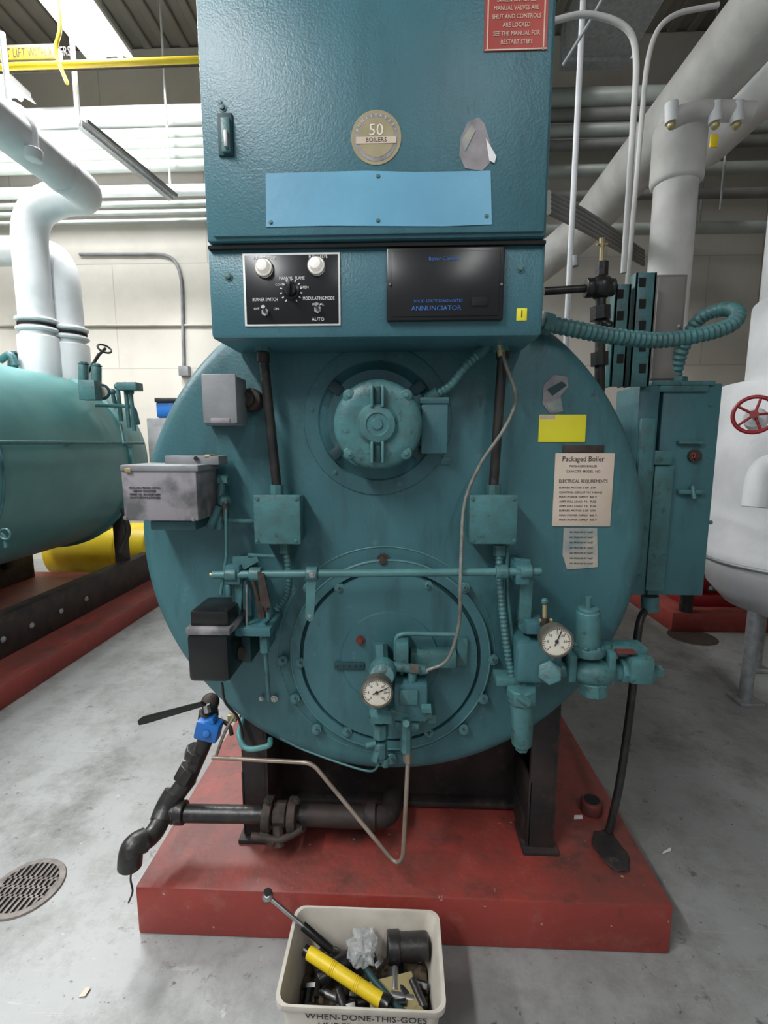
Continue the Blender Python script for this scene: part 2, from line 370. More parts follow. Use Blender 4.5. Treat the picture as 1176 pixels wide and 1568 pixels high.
# ---- control cabinet ----
b=B('control_cabinet')
YC=1.22
b.fbox(319,366,834,517,YC,1.415,TEALC,bev=.012)
xl=q(308,190,1.20).x;xr=q(844,190,1.20).x;z0=q(580,366,1.20).z
b.box(((xl+xr)/2,1.3075,(z0+2.75)/2),(xr-xl,.215,2.75-z0),TEALC,bev=.006)
b.box(((xl+xr)/2+.006,1.197,(z0+2.75)/2+.002),(xr-xl-.026,.008,2.75-z0-.012),TEALC,bev=.003)
b.fbox(318,372,836,377,1.208,1.30,DARKR,bev=0)
b.prism([q(u,v,1.1925) for u,v in ((407,266),(520,263),(560,262),(640,264),(751,262),(753,344),(680,347),(500,346),(408,348))],(0,-.0015,0),BLUEP)
for uv in ((415,341),(745,331),(579,270),(579,338)): b.bolt(q(*uv,1.1915),.0035,TEALG)
b.fbox(333,172,356,238,1.187,1.2,TEALD,bev=.002);b.fbox(338,178,352,232,1.178,1.19,TEALG,bev=.003)
b.fbox(342,198,348,224,1.170,1.18,DULL,bev=.002)
b.bolt(q(341,165,1.193),.006,TEALG);b.bolt(q(338,158,1.193),.004,TEALG)
b.bolt(q(350,424,YC),.007,TEALG);b.bolt(q(797,411,YC),.007,TEALG)
# black control panel
b.fbox(373,387,521,499,1.2165,1.221,WHITE,bev=.001);b.fbox(376,390,518,496,1.2155,1.218,BLACKP,bev=.001)
for (u,v) in ((405,411),(485,408)):
    p=q(u,v,1.216);b.lathe(p,(0,-1,0),[(.021,0),(.021,.006),(.018,.010),(.0165,.010),(.016,.018),(.012,.026),(0,.030)],LAMP,seg=32)
    b.torus(p+Vector((0,-.006,0)),(0,1,0),.0195,.0025,STEEL,seg=32)
kp=q(446,446,1.216);b.lathe(kp,(0,-1,0),[(.020,0),(.020,.004),(.015,.006),(.014,.02),(0,.02)],BLACKP,seg=32);b.box(kp+Vector((0,-.024,.004)),(.008,.012,.036),BLACKP)
for a in range(-150,151,25):
    d=Vector((math.sin(rad(a)),0,math.cos(rad(a))));b.box(kp+d*.025+Vector((0,-.001,0)),(.0025,.001,.005),WHITE,rot=Matrix.Rotation(rad(a),3,'Y'),bev=0)
for (u,v) in ((407,479),(487,475)):
    p=q(u,v,1.216);b.cyl(p,p+Vector((0,-.008,0)),.009,STEEL,seg=6);b.cyl(p+Vector((0,-.008,0)),p+Vector((0,-.024,.008)),.0035,STEEL,r2=.005)
def t(txt,u,v,sz,m=WHITE,Y=1.215,**k): b.text(txt,q(u,v,Y),sz,m,**k)
t('FUEL DEMAND',406,395,.010,sx=.85);t('FUEL VALVE',487,393,.010,sx=.85);t('MANUAL  FLAME',447,426,.010,sx=.82);t('CONTROL',432,436,.007)
t('BURNER SWITCH',406,459,.011,sx=.72);t('MODULATING MODE',488,457,.011,sx=.72);t('AUTO',487,489,.011);t('OFF',393,473,.008);t('ON',423,473,.008);t('OPEN',466,440,.008);t('MANUAL',487,466,.007)
# annunciator
b.fbox(592,378,772,490,1.203,1.222,BLACKP,bev=.003);b.fbox(600,384,765,484,1.2005,1.204,BLACKP,bev=.001)
for uv in ((597,435),(768,435)): b.cyl(q(*uv,1.203),q(*uv,1.199),.003,STEEL,seg=12)
t('Boiler Control',680,396,.012,BLUEINK,Y=1.1995);t('SOLID STATE DIAGNOSTIC',671,461,.0095,BLUEINK,Y=1.1995);t('ANNUNCIATOR',668,472,.016,BLUEINK,Y=1.1995)
b.fbox(722,455,747,468,1.196,1.201,DARKR,bev=.001)
b.fbox(791,472,807,491,1.2185,1.221,YELT,bev=.0005);b.text('1',q(799,481,1.218),.024,INK)
for (u,v) in ((403,524),(768,524)): b.cyl(q(u,v-6,1.34),q(u,v+14,1.34),.022,TEALG,seg=8)
b.fbox(380,519,440,524,1.3,1.4,TEALG);b.fbox(715,514,790,520,1.3,1.4,TEALG)
b.done()
b=B('anniversary_sticker')
p=q(576,211,1.1925)
b.lathe(p,(0,-1,0),[(.0565,0),(.0565,.001),(0,.001)],GOLD,seg=48)
b.lathe(p+Vector((0,-.001,0)),(0,-1,0),[(.049,0),(.049,.0006),(0,.0006)],RESID,seg=48)
b.lathe(p+Vector((0,-.0015,0)),(0,-1,0),[(.041,0),(.041,.0006),(0,.0006)],GOLD,seg=48)
b.text('50',p+Vector((0,-.0025,.014)),.034,DIAL);b.box(p+Vector((0,-.0025,-.006)),(.090,.001,.014),PAPER,bev=0);b.text('BOILERS',p+Vector((0,-.0032,-.006)),.013,INK)
for a in range(-70,71,14):
    d=Vector((math.sin(rad(a)),0,math.cos(rad(a))));b.text('ANNIVERSARY'[(a+70)//14],p+d*.0448+Vector((0,-.002,0)),.009,DIAL,rot=(math.pi/2,rad(a),0))
b.done()
b=B('peeled_sticker')
b.prism([q(u,v,1.1925) for u,v in ((716,187),(733,180),(742,190),(757,240),(748,252),(738,262),(712,258),(703,238),(705,212))],(0,-.001,0),RESID)
b.prism([q(u,v,1.190) for u,v in ((744,212),(760,240),(757,250),(749,246))],(0,-.001,0),WHITE)
b.prism([q(u,v,1.191) for u,v in ((706,215),(722,192),(728,200),(712,232))],(0,-.0008,0),TAN)
b.done()
b=B('warning_sticker')
b.fbox(743,-70,840,77,1.1905,1.193,REDP,bev=0)
b.fbox(743,74,838,76,1.1898,1.191,PAPER,bev=0);b.fbox(834,-70,836,76,1.1898,1.191,PAPER,bev=0);b.fbox(747,-70,749,76,1.1898,1.191,PAPER,bev=0)
for i,tx in enumerate(('NO ATTEMPT TO START','BOILER UNTIL ALL','MANUAL VALVES ARE','SHUT AND CONTROLS','ARE LOCKED','SEE THE MANUAL FOR','RESTART STEPS')): b.text(tx,q(791,-14+i*13,1.1895),.0125,PAPER,sx=.8)
b.done()
# ---- labels on boiler ----
b=B('yellow_label');b.fbox(825,635,897,677,1.4165,1.4195,YELT,bev=.0005);b.fbox(827,636,850,642,1.416,1.4167,PAPER,bev=0);b.done()
b=B('electrical_requirements_label')
b.fbox(848,694,938,806,1.4165,1.4195,PAPER,bev=.0005);b.fbox(862,682,925,693,1.4165,1.4195,RUSTY,bev=.0005)
b.text('Packaged Boiler',q(893,703,1.416),.022,INK,sx=.85)
b.text('ELECTRICAL REQUIREMENTS',q(893,737,1.416),.0135,INK,sx=.8)
for i,tx in enumerate(('PACKAGED BOILER','CAPACITY  MODEL  NO')): b.text(tx,q(893,714+i*8,1.416),.009,INK)
for i in range(8):
    v=747+i*7;b.text(random.choice(('MAIN POWER SUPPLY  460 V','BURNER MOTOR 5 HP  3 PH','CONTROL CIRCUIT 115 V 60 HZ','AMPS FULL LOAD  7.6   FUSE')),q(856,v,1.416),.0085,INK,align='LEFT',sx=1.0)
b.done()
b=B('fuel_label')
b.prism([q(u,v,1.4195) for u,v in ((863,808),(914,808),(915,868),(868,872),(861,850))],(0,-.002,0),TAN)
for i in range(7): b.text('GAS PRESSURE AT INLET',q(890,815+i*8,1.417),.007,INK,sx=.9)
b.done()
b=B('peeled_sticker')
b.prism([q(u,v,1.4195) for u,v in ((832,590),(848,574),(868,577),(870,592),(858,606),(862,630),(842,633),(830,618))],(0,-.002,0),RESID)
b.prism([q(u,v,1.417) for u,v in ((838,596),(860,584),(868,590),(846,606))],(0,-.001,0),TEALD)
b.prism([q(u,v,1.417) for u,v in ((834,618),(858,610),(860,626),(844,630))],(0,-.001,0),TAN)
b.done()
# ---- conduits and boxes ----
def jbox(u0,v0,u1,v1,top,bend):
    b=B('junction_box')
    b.fbox(u0+2,v0+3,u1-2,v1-2,1.335,YF,TEAL,bev=.008);b.fbox(u0,v0,u1,v1,1.322,1.336,TEALG,bev=.005)
    for uv in ((u0+6,v0+6),(u1-6,v0+6),(u0+6,v1-6),(u1-6,v1-6)): b.bolt(q(*uv,1.322),.004,TEALG)
    um=(u0+u1)/2
    b.tube([q(*top,1.35),q(um,v0-12,1.365)],.0135,BLACK)
    b.cyl(q(top[0],top[1]-2,1.35),q(top[0],top[1]+12,1.35),.018,BLACK,seg=12)
    b.cyl(q(um,v0-16,1.365),q(um,v0+4,1.365),.020,TEALG,seg=8)
    b.done()
jbox(388,758,460,834,(403,543),0);jbox(718,758,793,834,(770,538),0)
b=B('flexible_conduit')
b.tube([q(435,834,1.37),q(441,865,1.37),q(441,905,1.385),q(425,932,1.40)],.011,TEALG,smooth=True,ribs=.006);b.cyl(q(435,832,1.37),q(436,846,1.37),.016,TEALG,seg=8);b.done()
b=B('flexible_conduit')
b.tube([q(764,836,1.37),q(766,900,1.35),q(775,985,1.33),q(788,1055,1.32)],.0115,TEALG,smooth=True,ribs=.006)
b.tube([q(776,836,1.375),q(778,920,1.36),q(785,990,1.35),q(792,1055,1.34)],.007,TEALG,smooth=True)
b.cyl(q(765,834,1.37),q(765,850,1.37),.018,TEALG,seg=8);b.done()
b=B('armored_cable')
b.tube([q(766,528,1.33),q(775,560,1.32),q(789,600,1.33),q(788,622,1.35),q(770,660,1.33),q(735,712,1.33),q(712,768,1.325),q(707,830,1.30),q(705,900,1.27),q(703,955,1.30),q(685,1010,1.31),q(650,1028,1.31)],.0055,CABLE,smooth=True,ribs=.004,seg=10)
b.cyl(q(765,522,1.33),q(768,545,1.33),.010,BRASS);b.cyl(q(655,1026,1.31),q(642,1030,1.31),.009,STEEL,seg=8)
b.done()
b=B('pressure_switch_box')
b.fbox(311,574,360,650,1.29,1.39,GREYB,bev=.005);b.fbox(309,572,362,648,1.283,1.292,GREYB,bev=.004)
b.fbox(322,640,352,648,1.28,1.29,GREYW)
p=q(382,612,1.39);b.lathe(Vector((p.x,YF,p.z)),(0,-1,0),[(.034,0),(.034,.02),(.03,.03),(.018,.034),(.018,.05),(0,.05)],RUSTY,seg=28)
b.cyl(q(360,612,1.38),q(378,612,1.38),.012,TEALG);b.fbox(315,640,352,652,1.385,YF,TEAL);b.done()
# transformer
b=B('ignition_transformer')
b.fbox(187,716,302,798,1.25,1.395,GREYW,bev=.006);b.fbox(183,712,303,722,1.245,1.40,GREYB,bev=.004)
b.text('MODULATING PRESSURE CONTROL\nIGNITION TRANSFORMER\nPRIMARY 120V  SECONDARY 6000V\nDO NOT OPEN WHILE ENERGIZED',q(222,755,1.249),.0085,INK,sx=.62)
b.fbox(190,716,200,724,1.242,1.25,BRASS)
b.fbox(252,698,335,712,1.33,1.40,GREYB,bev=.003);b.cyl(q(300,702,1.33),q(300,702,1.32),.006,RUSTY)
b.fbox(312,696,322,702,1.33,1.38,BRASS)
b.fbox(230,798,300,812,1.30,YF,TEAL,bev=.004)
for (u,v) in ((296,795),(192,793)): b.bolt(q(u,v,1.25),.004,STEEL)
b.fbox(300,740,345,785,1.385,YF,TEAL,bev=.006)
b.cyl(q(340,738,1.37),q(336,812,1.34),.011,TEALG);b.sph(q(344,768,1.35),.02,TEALG);b.cyl(q(335,735,1.37),q(350,735,1.37),.015,TEALG,seg=6)
b.cyl(q(322,808,1.33),q(336,775,1.34),.012,TEALG)
b.tube([q(346,795,1.36),q(370,798,1.37),q(392,800,1.39)],.009,TEALG,smooth=True,ribs=.007)
b.tube([q(346,765,1.33),q(347,850,1.31),q(338,910,1.30)],.0045,TEALG);b.cyl(q(345,770,1.33),q(346,795,1.33),.009,RUSTY,seg=6)
b.done()
# linkage
b=B('burner_linkage')
b.tube([q(326,880,1.30),q(828,875,1.30)],.011,TEALR,seg=16)
b.cyl(q(322,880,1.30),q(334,880,1.30),.006,BRASS)
for u in (355,392,478,768,805): b.cyl(q(u-9,880-(u-330)*.01,1.30),q(u+9,880-(u-330)*.01,1.30),.020,TEALG,bev=.003)
b.prism([q(u,v,1.30) for u,v in ((471,868),(486,868),(481,945),(475,951),(468,945))],(0,-.007,0),TEALR)
b.bolt(q(474,943,1.293),.004,STEEL);b.bolt(q(478,880,1.28),.006,STEEL)
for u in (355,800):
    b.fbox(u-10,866,u+12,896,1.29,YF,TEAL,bev=.004)
b.prism([q(u,v,1.32) for u,v in ((358,852),(395,850),(398,858),(374,872),(370,940),(374,972),(358,975))],(0,-.010,0),TEALG)
b.fbox(345,896,352,915,1.29,1.31,TEALG)
b.fbox(357,962,414,975,1.28,YF,TEAL,bev=.003);b.fbox(397,955,408,1000,1.30,1.40,TEAL,bev=.003)
b.tube([q(405,980,1.31),q(412,1072,1.34)],.0065,TEALG);b.cyl(q(405,975,1.31),q(406,998,1.31),.013,TEALG,seg=8);b.bolt(q(420,1070,1.335),.007,STEEL)
b.tube([q(385,880,1.29),q(398,928,1.29),q(412,935,1.29)],.006,RUSTY,f=.02);b.cyl(q(398,920,1.29),q(402,945,1.29),.012,RUSTY,seg=8)
b.prism([q(u,v,1.285) for u,v in ((395,875),(405,878),(415,925),(408,932),(400,925))],(0,-.006,0),RUSTY)
b.cyl(q(410,925,1.30),q(410,945,1.30),.012,TEALG);b.cyl(q(380,850,1.31),q(420,852,1.33),.006,TEALG)
b.tube([q(378,895,1.30),q(378,960,1.30)],.004,STEEL)
b.fbox(384,874,397,960,1.36,1.41,TEAL)
b.prism([q(u,v,1.33) for u,v in ((786,854),(810,856),(815,880),(810,960),(801,968),(793,960),(795,890))],(0,-.012,0),TEALG)
b.fbox(806,955,838,972,1.28,1.40,TEAL);b.bolt(q(825,875,1.30),.008,TEALG,d=(1,0,0))
b.done()
# actuator
b=B('damper_actuator')
b.fbox(286,972,350,1046,1.222,1.37,BLACKP,bev=.014);b.fbox(283,962,352,974,1.215,1.375,GREYW,bev=.006)
b.fbox(290,936,350,964,1.23,1.36,BLACKP,bev=.010)
b.fbox(352,975,384,1015,1.33,YF,TEALD,bev=.004);b.cyl(q(352,1000,1.30),q(372,1000,1.32),.02,RUSTY)
b.tube([q(340,1046,1.33),q(345,1075,1.35),q(365,1100,1.38),q(372,1130,1.42)],.004,BLACK,smooth=True)
b.bolt(q(318,938,1.25),.006,STEEL,d=(0,0,1));b.done()
# gauges
def gauge(u,v,Y,R,ang,col=BRASS):
    b=B('pressure_gauge');p=q(u,v,Y)
    b.lathe(p+Vector((0,.035,0)),(0,-1,0),[(0,0),(R*.85,0),(R*.95,.006),(R*.97,.03),(R,.035),(R,.040),(R*.9,.041),(R*.88,.036)],col,seg=48)
    b.lathe(p,(0,-1,0),[(R*.9,0),(R*.9,.001),(0,.001)],DIAL,seg=48)
    for i in range(31):
        a=rad(-135+i*9);d=Vector((math.sin(a),0,math.cos(a)));l=.2 if i%5==0 else .1
        b.box(p+d*R*(.83-l/2)+Vector((0,-.0015,0)),(R*.03,.0005,R*l),INK,rot=Matrix.Rotation(a,3,'Y'),bev=0)
    for i in range(7):
        a=rad(-135+i*45);d=Vector((math.sin(a),0,math.cos(a)));b.text(str(i*5),p+d*R*.52+Vector((0,-.0015,0)),R*.2,INK)
    a=rad(ang);d=Vector((math.sin(a),0,math.cos(a)));b.box(p+d*R*.22+Vector((0,-.003,0)),(R*.06,.001,R*1.0),INK,rot=Matrix.Rotation(a,3,'Y'),bev=0);b.cyl(p,p+Vector((0,-.005,0)),R*.1,INK)
    b.cyl(p+Vector((0,.02,-R*.8)),p+Vector((0,.02,-R*1.35)),.010,TEALG,seg=6)
    b.done()
BEZ=mat('gauge_bezel',(.22,.20,.16),(.10,.09,.07),rough=.4,metal=.5,scale=30)
gauge(577,1060,1.21,.043,65,BEZ);gauge(852,982,1.21,.043,20,BEZ)
# centre gas pilot train
b=B('gas_pilot_train')
Y=1.29
b.cyl(q(585,985,1.37),q(583,1165,Y),.015,TEALG)
b.cyl(q(585,1040,YF-.03),q(585,1035,1.25),.034,TEALG,bev=.004)
b.cyl(q(585,1018,1.33),q(585,1050,1.27),.030,TEALG,bev=.006);b.sph(q(586,1028,1.29),.040,TEALG)
b.cyl(q(582,985,1.33),q(584,1010,1.32),.020,TEALG,seg=6)
b.tube([q(606,1010,1.33),q(606,975,1.34),q(618,970,1.34),q(700,972,1.36)],.0065,TEALR,f=.015)
b.fbox(628,1000,700,1024,1.34,1.39,TEALG,bev=.006)
b.fbox(605,985,626,1025,1.30,1.385,TEALG,bev=.006);b.cyl(q(615,984,1.32),q(615,1010,1.32),.019,TEALG,seg=6)
b.cyl(q(600,1020,1.30),q(650,1026,1.31),.014,TEALG);b.cyl(q(628,1023,1.29),q(640,1025,1.29),.014,BEZ,seg=6)
b.fbox(603,1048,655,1106,1.28,1.385,TEAL,bev=.008);b.fbox(612,1058,640,1080,1.27,1.285,TEALG,bev=.003)
b.cyl(q(632,1025,1.30),q(630,1050,1.30),.013,TEALG,seg=8)
b.cyl(q(565,1090,Y),q(660,1092,1.30),.017,TEALG)
b.sph(q(583,1092,Y-.01),.030,TEALG);b.cyl(q(568,1098,1.26),q(600,1098,1.26),.020,TEALG,seg=6)
b.cyl(q(582,1105,Y),q(582,1128,Y),.024,TEALG,seg=8,bev=.003);b.cyl(q(582,1135,Y),q(582,1158,Y),.021,TEALG,seg=8,bev=.003);b.cyl(q(590,1160,Y),q(590,1172,Y),.012,TEALG)
b.cyl(q(575,1138,1.28),q(560,1142,1.27),.008,TEALR);b.cyl(q(578,1150,1.28),q(574,1166,1.27),.012,TEALG,seg=6)
b.cyl(q(605,1108,1.30),q(640,1112,1.30),.016,TEALG,seg=8);b.cyl(q(622,1098,1.29),q(622,1150,1.29),.016,TEALG,seg=8);b.cyl(q(622,1108,1.27),q(622,1108,1.24),.010,TEALR,seg=6)
b.cyl(q(645,1085,1.28),q(660,1085,1.28),.014,TEALG,seg=6);b.fbox(655,1095,668,1108,1.30,1.38,TEALG)
b.tube([q(582,1170,1.30),q(560,1180,1.33),q(470,1150,1.38),q(430,1130,1.40)],.0035,TEALG,smooth=True)
b.done()
b=B('drain_tubing')
b.tube([q(325,1160,1.44),q(478,1168,1.40),q(606,1323,1.32),q(617,1316,1.30),q(625,1160,1.29)],.0068,COPPER,f=.03)
b.cyl(q(624,1148,1.29),q(624,1166,1.29),.013,COPPER,seg=6);b.done()
# right gas train
b=B('gas_regulator_train')
Y=1.31
b.cyl(q(805,1022,Y),q(1000,1032,Y),.024,TEALG,bev=.004)
b.fbox(792,985,862,1048,1.28,YF,TEAL,bev=.012);b.cyl(q(842,1030,1.29),q(842,1030,1.26),.034,TEALG,seg=6,bev=.004)
b.cyl(q(901,935,1.30),q(901,990,1.30),.033,TEALG,bev=.005);b.cyl(q(901,914,1.30),q(901,938,1.30),.008,TEALG);b.cyl(q(901,930,1.30),q(901,940,1.30),.028,TEALG,bev=.003)
b.cyl(q(901,988,1.30),q(901,1002,1.30),.042,TEALG,bev=.005)
for a in range(0,360,60): 
    d=Vector((math.cos(rad(a)),math.sin(rad(a)),0))*.034;b.bolt(q(901,988,1.30)+d,.006,TEALG,d=(0,0,1))
b.sph(q(908,1028,1.30),.054,TEALG,scale=(1.2,.9,.72));b.cyl(q(908,1042,1.29),q(908,1062,1.29),.038,TEALG,seg=8,bev=.004)
b.fbox(872,1004,884,1046,1.27,1.35,TEALG,bev=.005);b.fbox(932,1000,944,1050,1.27,1.35,TEALG,bev=.005)
b.cyl(q(948,1026,Y),q(966,1027,Y),.034,TEALG,seg=8,bev=.004)
b.fbox(966,1010,1004,1050,1.27,1.36,TEALG,bev=.010);b.cyl(q(1000,1028,Y),q(1012,1028,Y),.018,TEALG,seg=6)
b.fbox(945,998,975,1003,1.28,1.34,REDD);b.fbox(925,992,992,1006,1.30,1.36,TEALG)
b.cyl(q(960,1000,1.32),q(960,985,1.32),.010,TEALG,seg=6)
b.cyl(q(925,1000,Y),q(925,985,Y),.02,TEALG,seg=6);b.cyl(q(868,1000,1.33),q(868,985,1.33),.016,TEALG,seg=6)
b.tube([q(834,960,1.27),q(834,925,1.27)],.006,BRASS);b.cyl(q(834,945,1.27),q(834,958,1.27),.013,BLACK,seg=8);b.sph(q(834,921,1.27),.010,TEALG);b.cyl(q(826,950,1.27),q(845,950,1.27),.006,BRASS)
b.fbox(760,1040,828,1052,1.30,1.36,TEALG,bev=.004)
b.tube([q(828,1028,1.33),q(812,1028,1.33),q(800,1050,1.31)],.014,TEALG,f=.02)
b.cyl(q(799,1052,1.29),q(799,1074,1.29),.042,TEALG,seg=8,bev=.005);b.cyl(q(799,1074,1.29),q(799,1140,1.29),.034,TEALG,r2=.028,bev=.004);b.cyl(q(799,1138,1.29),q(799,1148,1.29),.018,TEALG,seg=6)
b.cyl(q(795,1066,1.25),q(810,1078,1.245),.012,TEALG,seg=6)
b.done()
# black blowdown piping
b=B('blowdown_pipe')
rp=.0285
b.tube([q(470,1248,1.47),q(262,1245,1.45)],rp,BLACK,seg=20)
b.tube([q(290,1190,1.50),q(254,1238,1.45),q(236,1280,1.38),q(204,1296,1.32),q(200,1318,1.31)],.030,BLACK,seg=20,f=.05)
b.cyl(q(284,1244,1.45),q(270,1244,1.45),.038,BLACK,bev=.004)
b.tube([q(268,1214,1.475),q(254,1238,1.45),q(247,1258,1.42)],.037,BLACK,seg=20,f=.03)
b.tube([q(270,1244,1.45),q(254,1240,1.45)],.037,BLACK,seg=20)
b.tube([q(222,1286,1.35),q(205,1294,1.325),q(200,1306,1.315),q(199,1325,1.315)],.036,BLACK,seg=20,f=.03);b.cyl(q(199,1324,1.315),q(199,1326,1.315),.027,DARKR)
b.tube([q(322,1080,1.50),q(316,1130,1.50),q(288,1195,1.50)],.026,BLACK,seg=20,f=.03)
b.cyl(q(302,1146,1.50),q(297,1160,1.50),.036,BLACK,seg=8,bev=.004);b.cyl(q(292,1174,1.50),q(280,1196,1.485),.036,BLACK,seg=8,bev=.004)
b.sph(q(322,1075,1.50),.03,RUSTY);b.cyl(q(320,1090,1.5),q(318,1104,1.5),.034,RUSTY,seg=8)
b.cyl(q(405,1245,1.465),q(418,1246,1.465),.055,RUSTY,bev=.004);b.cyl(q(420,1246,1.465),q(440,1246,1.465),.040,RUSTY,seg=8,bev=.004);b.cyl(q(443,1247,1.465),q(456,1247,1.465),.055,RUSTY,bev=.004)
b.tube([q(385,1280,1.42),q(430,1285,1.42),q(465,1268,1.42)],.012,RUSTY,smooth=True);b.cyl(q(425,1262,1.44),q(428,1295,1.42),.018,RUSTY,seg=8);b.cyl(q(398,1275,1.43),q(420,1290,1.42),.016,RUSTY,seg=6)
for du in (0,44): b.bolt(q(410+du,1226,1.44),.009,RUSTY);b.bolt(q(410+du,1266,1.43),.009,RUSTY)
b.tube([q(456,1247,1.475),q(570,1252,1.475),q(598,1250,1.50),q(602,1215,1.62)],.035,SKID,seg=20,f=.05)
b.cyl(q(560,1251,1.475),q(575,1251,1.475),.042,SKID)
b.tube([q(204,1322,1.315),q(200,1345,1.31),q(203,1365,1.30),q(197,1382,1.30)],.003,BLACK,smooth=True)
b.tube([q(330,1100,1.50),q(350,1110,1.50),q(355,1125,1.5)],.007,RUSTY,smooth=True);b.fbox(348,1096,362,1106,1.49,1.51,BRASS)
b.done()
b=B('ball_valve')
b.prism([q(u,v,1.44) for u,v in ((213,1101),(220,1096),(310,1073),(318,1078),(225,1106),(215,1108))],(0,-.012,0),BLACKP,bev=.002)
b.cyl(q(316,1078,1.47),q(318,1090,1.47),.012,STEEL,seg=6)
b.fbox(297,1109,333,1137,1.44,1.49,BLUE,bev=.008,rot=(0,.25,0));b.fbox(300,1106,328,1114,1.445,1.485,BLUE,bev=.004,rot=(0,-.4,0));b.cyl(q(316,1124,1.45),q(316,1124,1.43),.012,BLUE,seg=8,bev=.003)
b.done()
b=B('copper_coil_tube')
b.tube([q(372,1100,1.50),q(366,1125,1.44),q(378,1146,1.42),q(410,1142,1.41),q(414,1132,1.44)],.009,TEALB,smooth=True);b.tube([q(330,1160,1.46),q(345,1120,1.46),q(360,1095,1.48)],.005,COPPER,smooth=True)
b.done()
# ---- right side equipment ----
b=B('electrical_panel')
b.fbox(1004,587,1092,912,1.72,1.86,TEAL,bev=.006);b.fbox(998,583,1096,590,1.71,1.87,TEALG,bev=.003)
b.fbox(968,590,1000,912,1.68,1.86,TEAL,bev=.008)
b.fbox(974,640,996,880,1.665,1.69,TEALG,bev=.004);b.fbox(996,712,1025,905,1.69,1.73,TEALG,bev=.004)
b.fbox(1002,690,1030,712,1.68,1.73,TEALG,bev=.004)
b.fbox(1040,750,1080,757,1.70,1.73,TEALG,bev=.002);b.fbox(1040,675,1080,680,1.70,1.73,TEALG,bev=.002)
b.lathe(q(1062,698,1.72),(0,-1,0),[(.022,0),(.022,.012),(.012,.014),(.012,.02),(0,.02)],RUSTY,seg=24);b.text('0',q(1062,698,1.695),.03,REDP)
b.cyl(q(1060,745,1.71),q(1063,765,1.69),.008,TEALG)
b.cyl(q(995,912,1.76),q(995,935,1.76),.03,TEALG)
b.fbox(1010,590,1085,600,1.71,1.725,TEALG)
for v in (620,700,800,900): b.bolt(q(1088,v,1.72),.005,TEALG)
b.fbox(945,700,975,760,1.78,1.9,TEAL,bev=.004)
b.done()
b=B('strut_channel')
for (u0,u1,v0,v1) in ((938,962,435,592),(968,1000,417,592)):
    b.fbox(u0,v0,u1,v1,1.66,1.665,TEALG,bev=.001);b.fbox(u0,v0,u0+4,v1,1.66,1.70,TEALG,bev=.001);b.fbox(u1-4,v0,u1,v1,1.66,1.70,TEALG,bev=.001)
    v=v0+15
    while v<v1-10: b.fbox((u0+u1)/2-5,v-7,(u0+u1)/2+5,v+7,1.658,1.6605,DARKR,bev=0);v+=33
b.done()
b=B('grey_disconnect_box');b.fbox(1000,420,1047,585,1.74,1.86,mat('brown_grey_board',(.22,.20,.18),(.16,.15,.14),rough=.7),bev=.004)
b.fbox(1003,424,1044,580,1.733,1.742,mat('weathered_box',(.25,.23,.21),(.18,.165,.15),rough=.6,scale=5),bev=.003);b.bolt(q(1040,500,1.733),.006,STEEL);b.done()
b=B('flexible_conduit')
b.tube([q(834,495,1.38),q(880,504,1.40),q(940,515,1.44),q(1010,521,1.48),q(1075,512,1.5),q(1120,497,1.52),q(1128,478,1.56),q(1105,474,1.62),q(1070,490,1.68),q(1045,535,1.72),q(1032,580,1.76)],.023,TEALG,smooth=True,ribs=.009,seg=16)
b.cyl(q(1036,578,1.76),q(1034,600,1.76),.035,TEALG,seg=8);b.cyl(q(828,493,1.38),q(842,497,1.39),.030,TEALG,seg=8);b.done()
b=B('black_valve_assembly')
Y=1.62
b.tube([q(833,446,Y),q(905,441,Y)],.012,BLACK);b.cyl(q(896,441,Y),q(908,441,Y),.030,BLACK,seg=12,bev=.005);b.cyl(q(932,440,Y),q(940,440,Y),.028,BLACK,seg=12,bev=.004);b.sph(q(920,440,Y),.038,BLACK)
b.tube([q(922,372,Y),q(921,405,Y)],.007,BRASS);b.cyl(q(922,402,Y),q(921,430,Y),.02,BLACK,seg=8);b.cyl(q(922,365,Y),q(922,378,Y),.009,BRASS,seg=8);b.cyl(q(914,374,Y),q(930,374,Y),.004,BRASS)
b.tube([q(920,440,Y),q(918,600,Y)],.016,BLACK);b.cyl(q(919,470,Y),q(919,490,Y),.032,BLACK,seg=8);b.cyl(q(918,540,Y),q(918,560,Y),.028,BLACK,seg=8);b.cyl(q(918,490,Y),q(935,500,1.60),.014,BLACK)
b.done()
b=B('electrical_whip_cable')
b.tube([q(990,930,1.76),q(978,960,1.72),q(968,1060,1.66),q(952,1180,1.6),q(938,1250,1.58),Vector((.74,1.575,.185))],.014,BLACK,smooth=True);b.done()
b=B('red_pipe_stub')
p=qz(930,1275,PT);b.cyl(p+Vector((-.02,.10,0)),p+Vector((-.02,.10,.05)),.040,REDD,bev=.01);b.cyl(p+Vector((-.02,.10,.05)),p+Vector((-.02,.10,.051)),.028,DARKR);b.done()
b=B('dark_lump')  # flattened dark lump on the pad, near its right edge
tb=bmesh.new();bmesh.ops.create_icosphere(tb,subdivisions=4,radius=.050)
for v in tb.verts: v.co*=1+.35*noise.noise(v.co*22)+.1*noise.noise(v.co*60)
tb.transform(Matrix.Diagonal((1.0,1.6,.22,1)));b.add(tb,SKID,Matrix.Translation(qz(955,1325,PT)+Vector((-.02,.05,.008))));b.done(60)
